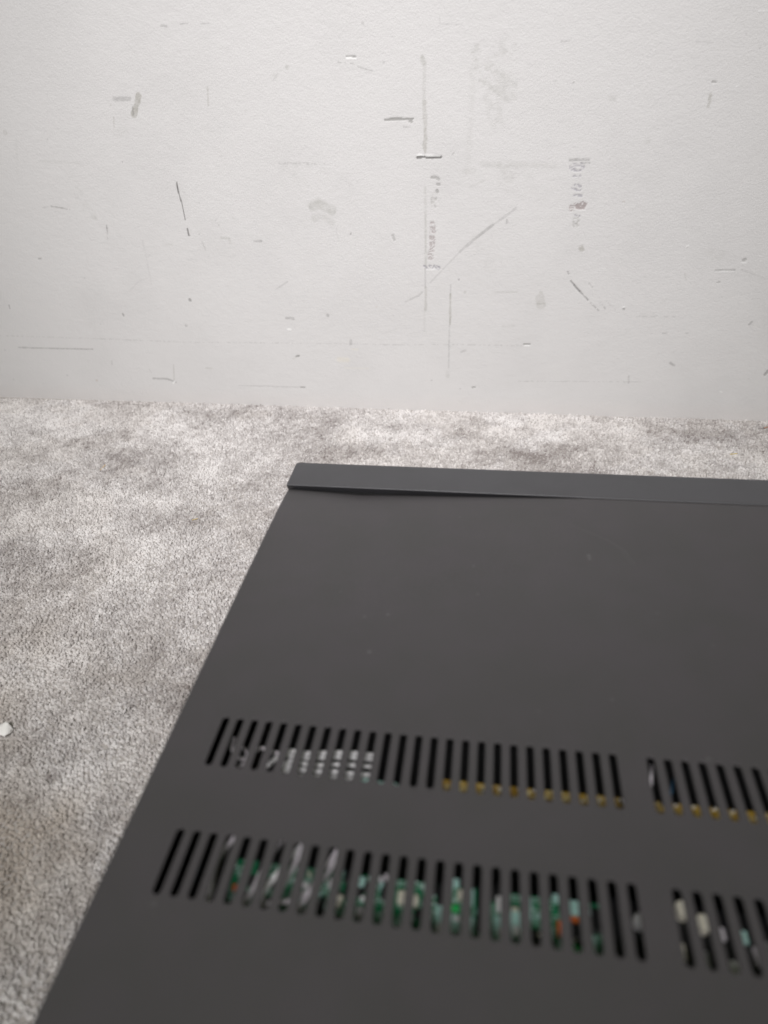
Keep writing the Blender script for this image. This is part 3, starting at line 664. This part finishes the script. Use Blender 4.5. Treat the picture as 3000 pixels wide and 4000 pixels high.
# ribbon of white leads crossing below the far row, on a dark relay block
bm = bmesh.new(); bx(bm, .0215, .074, .056, .068, zz(.034), zz(.0155), bev=.0006); blk = under(bm_obj('connector_block', bm, BLACK))
for j, (ya, yb_, yc, yd) in enumerate([(74.6, 73.9, 74.2, 75.6), (77.2, 76.9, 77.0, 78.3), (80.2, 80.0, 80.2, 82.6), (82.6, 83.2, 84.2, 86.6), (85.4, 85.7, 86.8, 89.0)]):
    x0 = 30.5 + j*.4 if j < 3 else 22 + j*1.5
    lead('wire', [(x0-8, ya-14+j, 18), (x0+2.2, ya-4.4, 9.4), (41.4, yb_-4.5, 9), (49.2, yc-4.5, 9), (56, (yc+yd)/2-4.6, 9), (63.2, yd-4.8, 9.6), (73, yd-2.4, 13)], .0009, WHITE, blk)
lead('wire', [(0.9, 61.8, 13.0), (10.3, 69.6, 9.5), (13.5, 74.4, 9.0), (11.3, 79.8, 9.0), (5.8, 83.3, 11.0)], .0006, LILAC, blk)
lead('wire', [(2.9, 87.2, 12.0), (4.9, 79.3, 9.5), (11.7, 74.9, 9.5), (18.5, 81.3, 9.0), (26.6, 79.7, 9.0), (33.2, 81.5, 10.0)], .0009, LILAC, blk)
lead('wire', [(61.4, 63.8, 15.0), (70.1, 70.2, 10.0), (79.1, 70.0, 10.0), (85.6, 70.0, 10.0), (92.7, 65.7, 13.0)], .0011, AQUA, blk)
# solder joints and small parts along the far edge of the amber board
for i in range(44):
    x = .1065 + i*.0041 + random.uniform(-.0019, .0019)
    bm = bmesh.new(); lathe(bm, [(.0009, zz(.0176)), (.0007, zz(.0170)), (.0002, zz(.0166))], x, .0797 - .0035*random.random()**2, 8)
    under(bm_obj('solder_joint', bm, STEEL if i % 3 else CREAM), board2)
# twisted pair at the first slot of the second bank
lead('wire', [(194.1, 73.5, 12.0), (197.5, 81.3, 9.0), (199.0, 87.1, 8.5), (200.9, 94.0, 11.0)], .0007, LILAC, board2)
lead('wire', [(201.9, 75.5, 12.0), (206.3, 80.3, 10.0), (207.8, 85.2, 9.5), (212.7, 94.0, 12.0)], .0006, BLUE, board2)

# ------------------------------------------------------------------ things lying on the carpet
def straw(loc, L, rz, tilt, col, label):
    bm = bmesh.new(); tube(bm, [(-L/2, 0, 0), (-L*.1, L*.06, L*.1*tilt), (L/2, 0, L*.5*tilt)], .00045, 5)
    o = bm_obj('straw_bit', bm, plain('straw', col, .7, var=.2)); o.location = loc; o.rotation_euler = (0, 0, rz)
    tag(o, label, 'debris', 'bits of straw on the carpet')
straw((-.3373, .5321, .0068), .009, 1.25, .5, (.62, .45, .25), 'thin curved tan straw bit standing in the carpet on the left')
straw((-.1836, .4383, .0068), .006, .35, .3, (.62, .47, .22), 'short tan straw bit on the carpet left of the component corner')
straw((.3995, .6145, .0070), .008, .1, .2, (.55, .42, .10), 'olive yellow straw bit on the carpet behind the component')
straw((.4549, .6823, .0070), .008, .4, .2, (.45, .20, .10), 'reddish brown straw bit on the carpet close to the wall')
# crumpled flake of white paper at the left edge
bm = bmesh.new(); n_ = 9
g = [[bm.verts.new(((i/(n_-1)-.5)*.016*(1-.25*abs(j/(n_-1)-.5)), (j/(n_-1)-.5)*.010*(1-.5*abs(i/(n_-1)-.6)),
      .0022*math.sin(i*.9+j*.5)*.5+.0035*(1-((i-4)/4.2)**2) + random.uniform(-.0003, .0003))) for i in range(n_)] for j in range(n_)]
for j in range(n_-1):
    for i in range(n_-1): bm.faces.new((g[j][i], g[j][i+1], g[j+1][i+1], g[j+1][i]))
pf = bm_obj('paper_flake', bm, plain('white_paper', (.8, .78, .76), .8, var=.04), smooth=True)
md = pf.modifiers.new('thick', 'SOLIDIFY'); md.thickness = .0004
pf.location = (-.2285, .1655, .0066); pf.rotation_euler = (0, 0, -.3)
tag(pf, 'curled white paper flake lying on the carpet at the left edge', 'paper scrap')
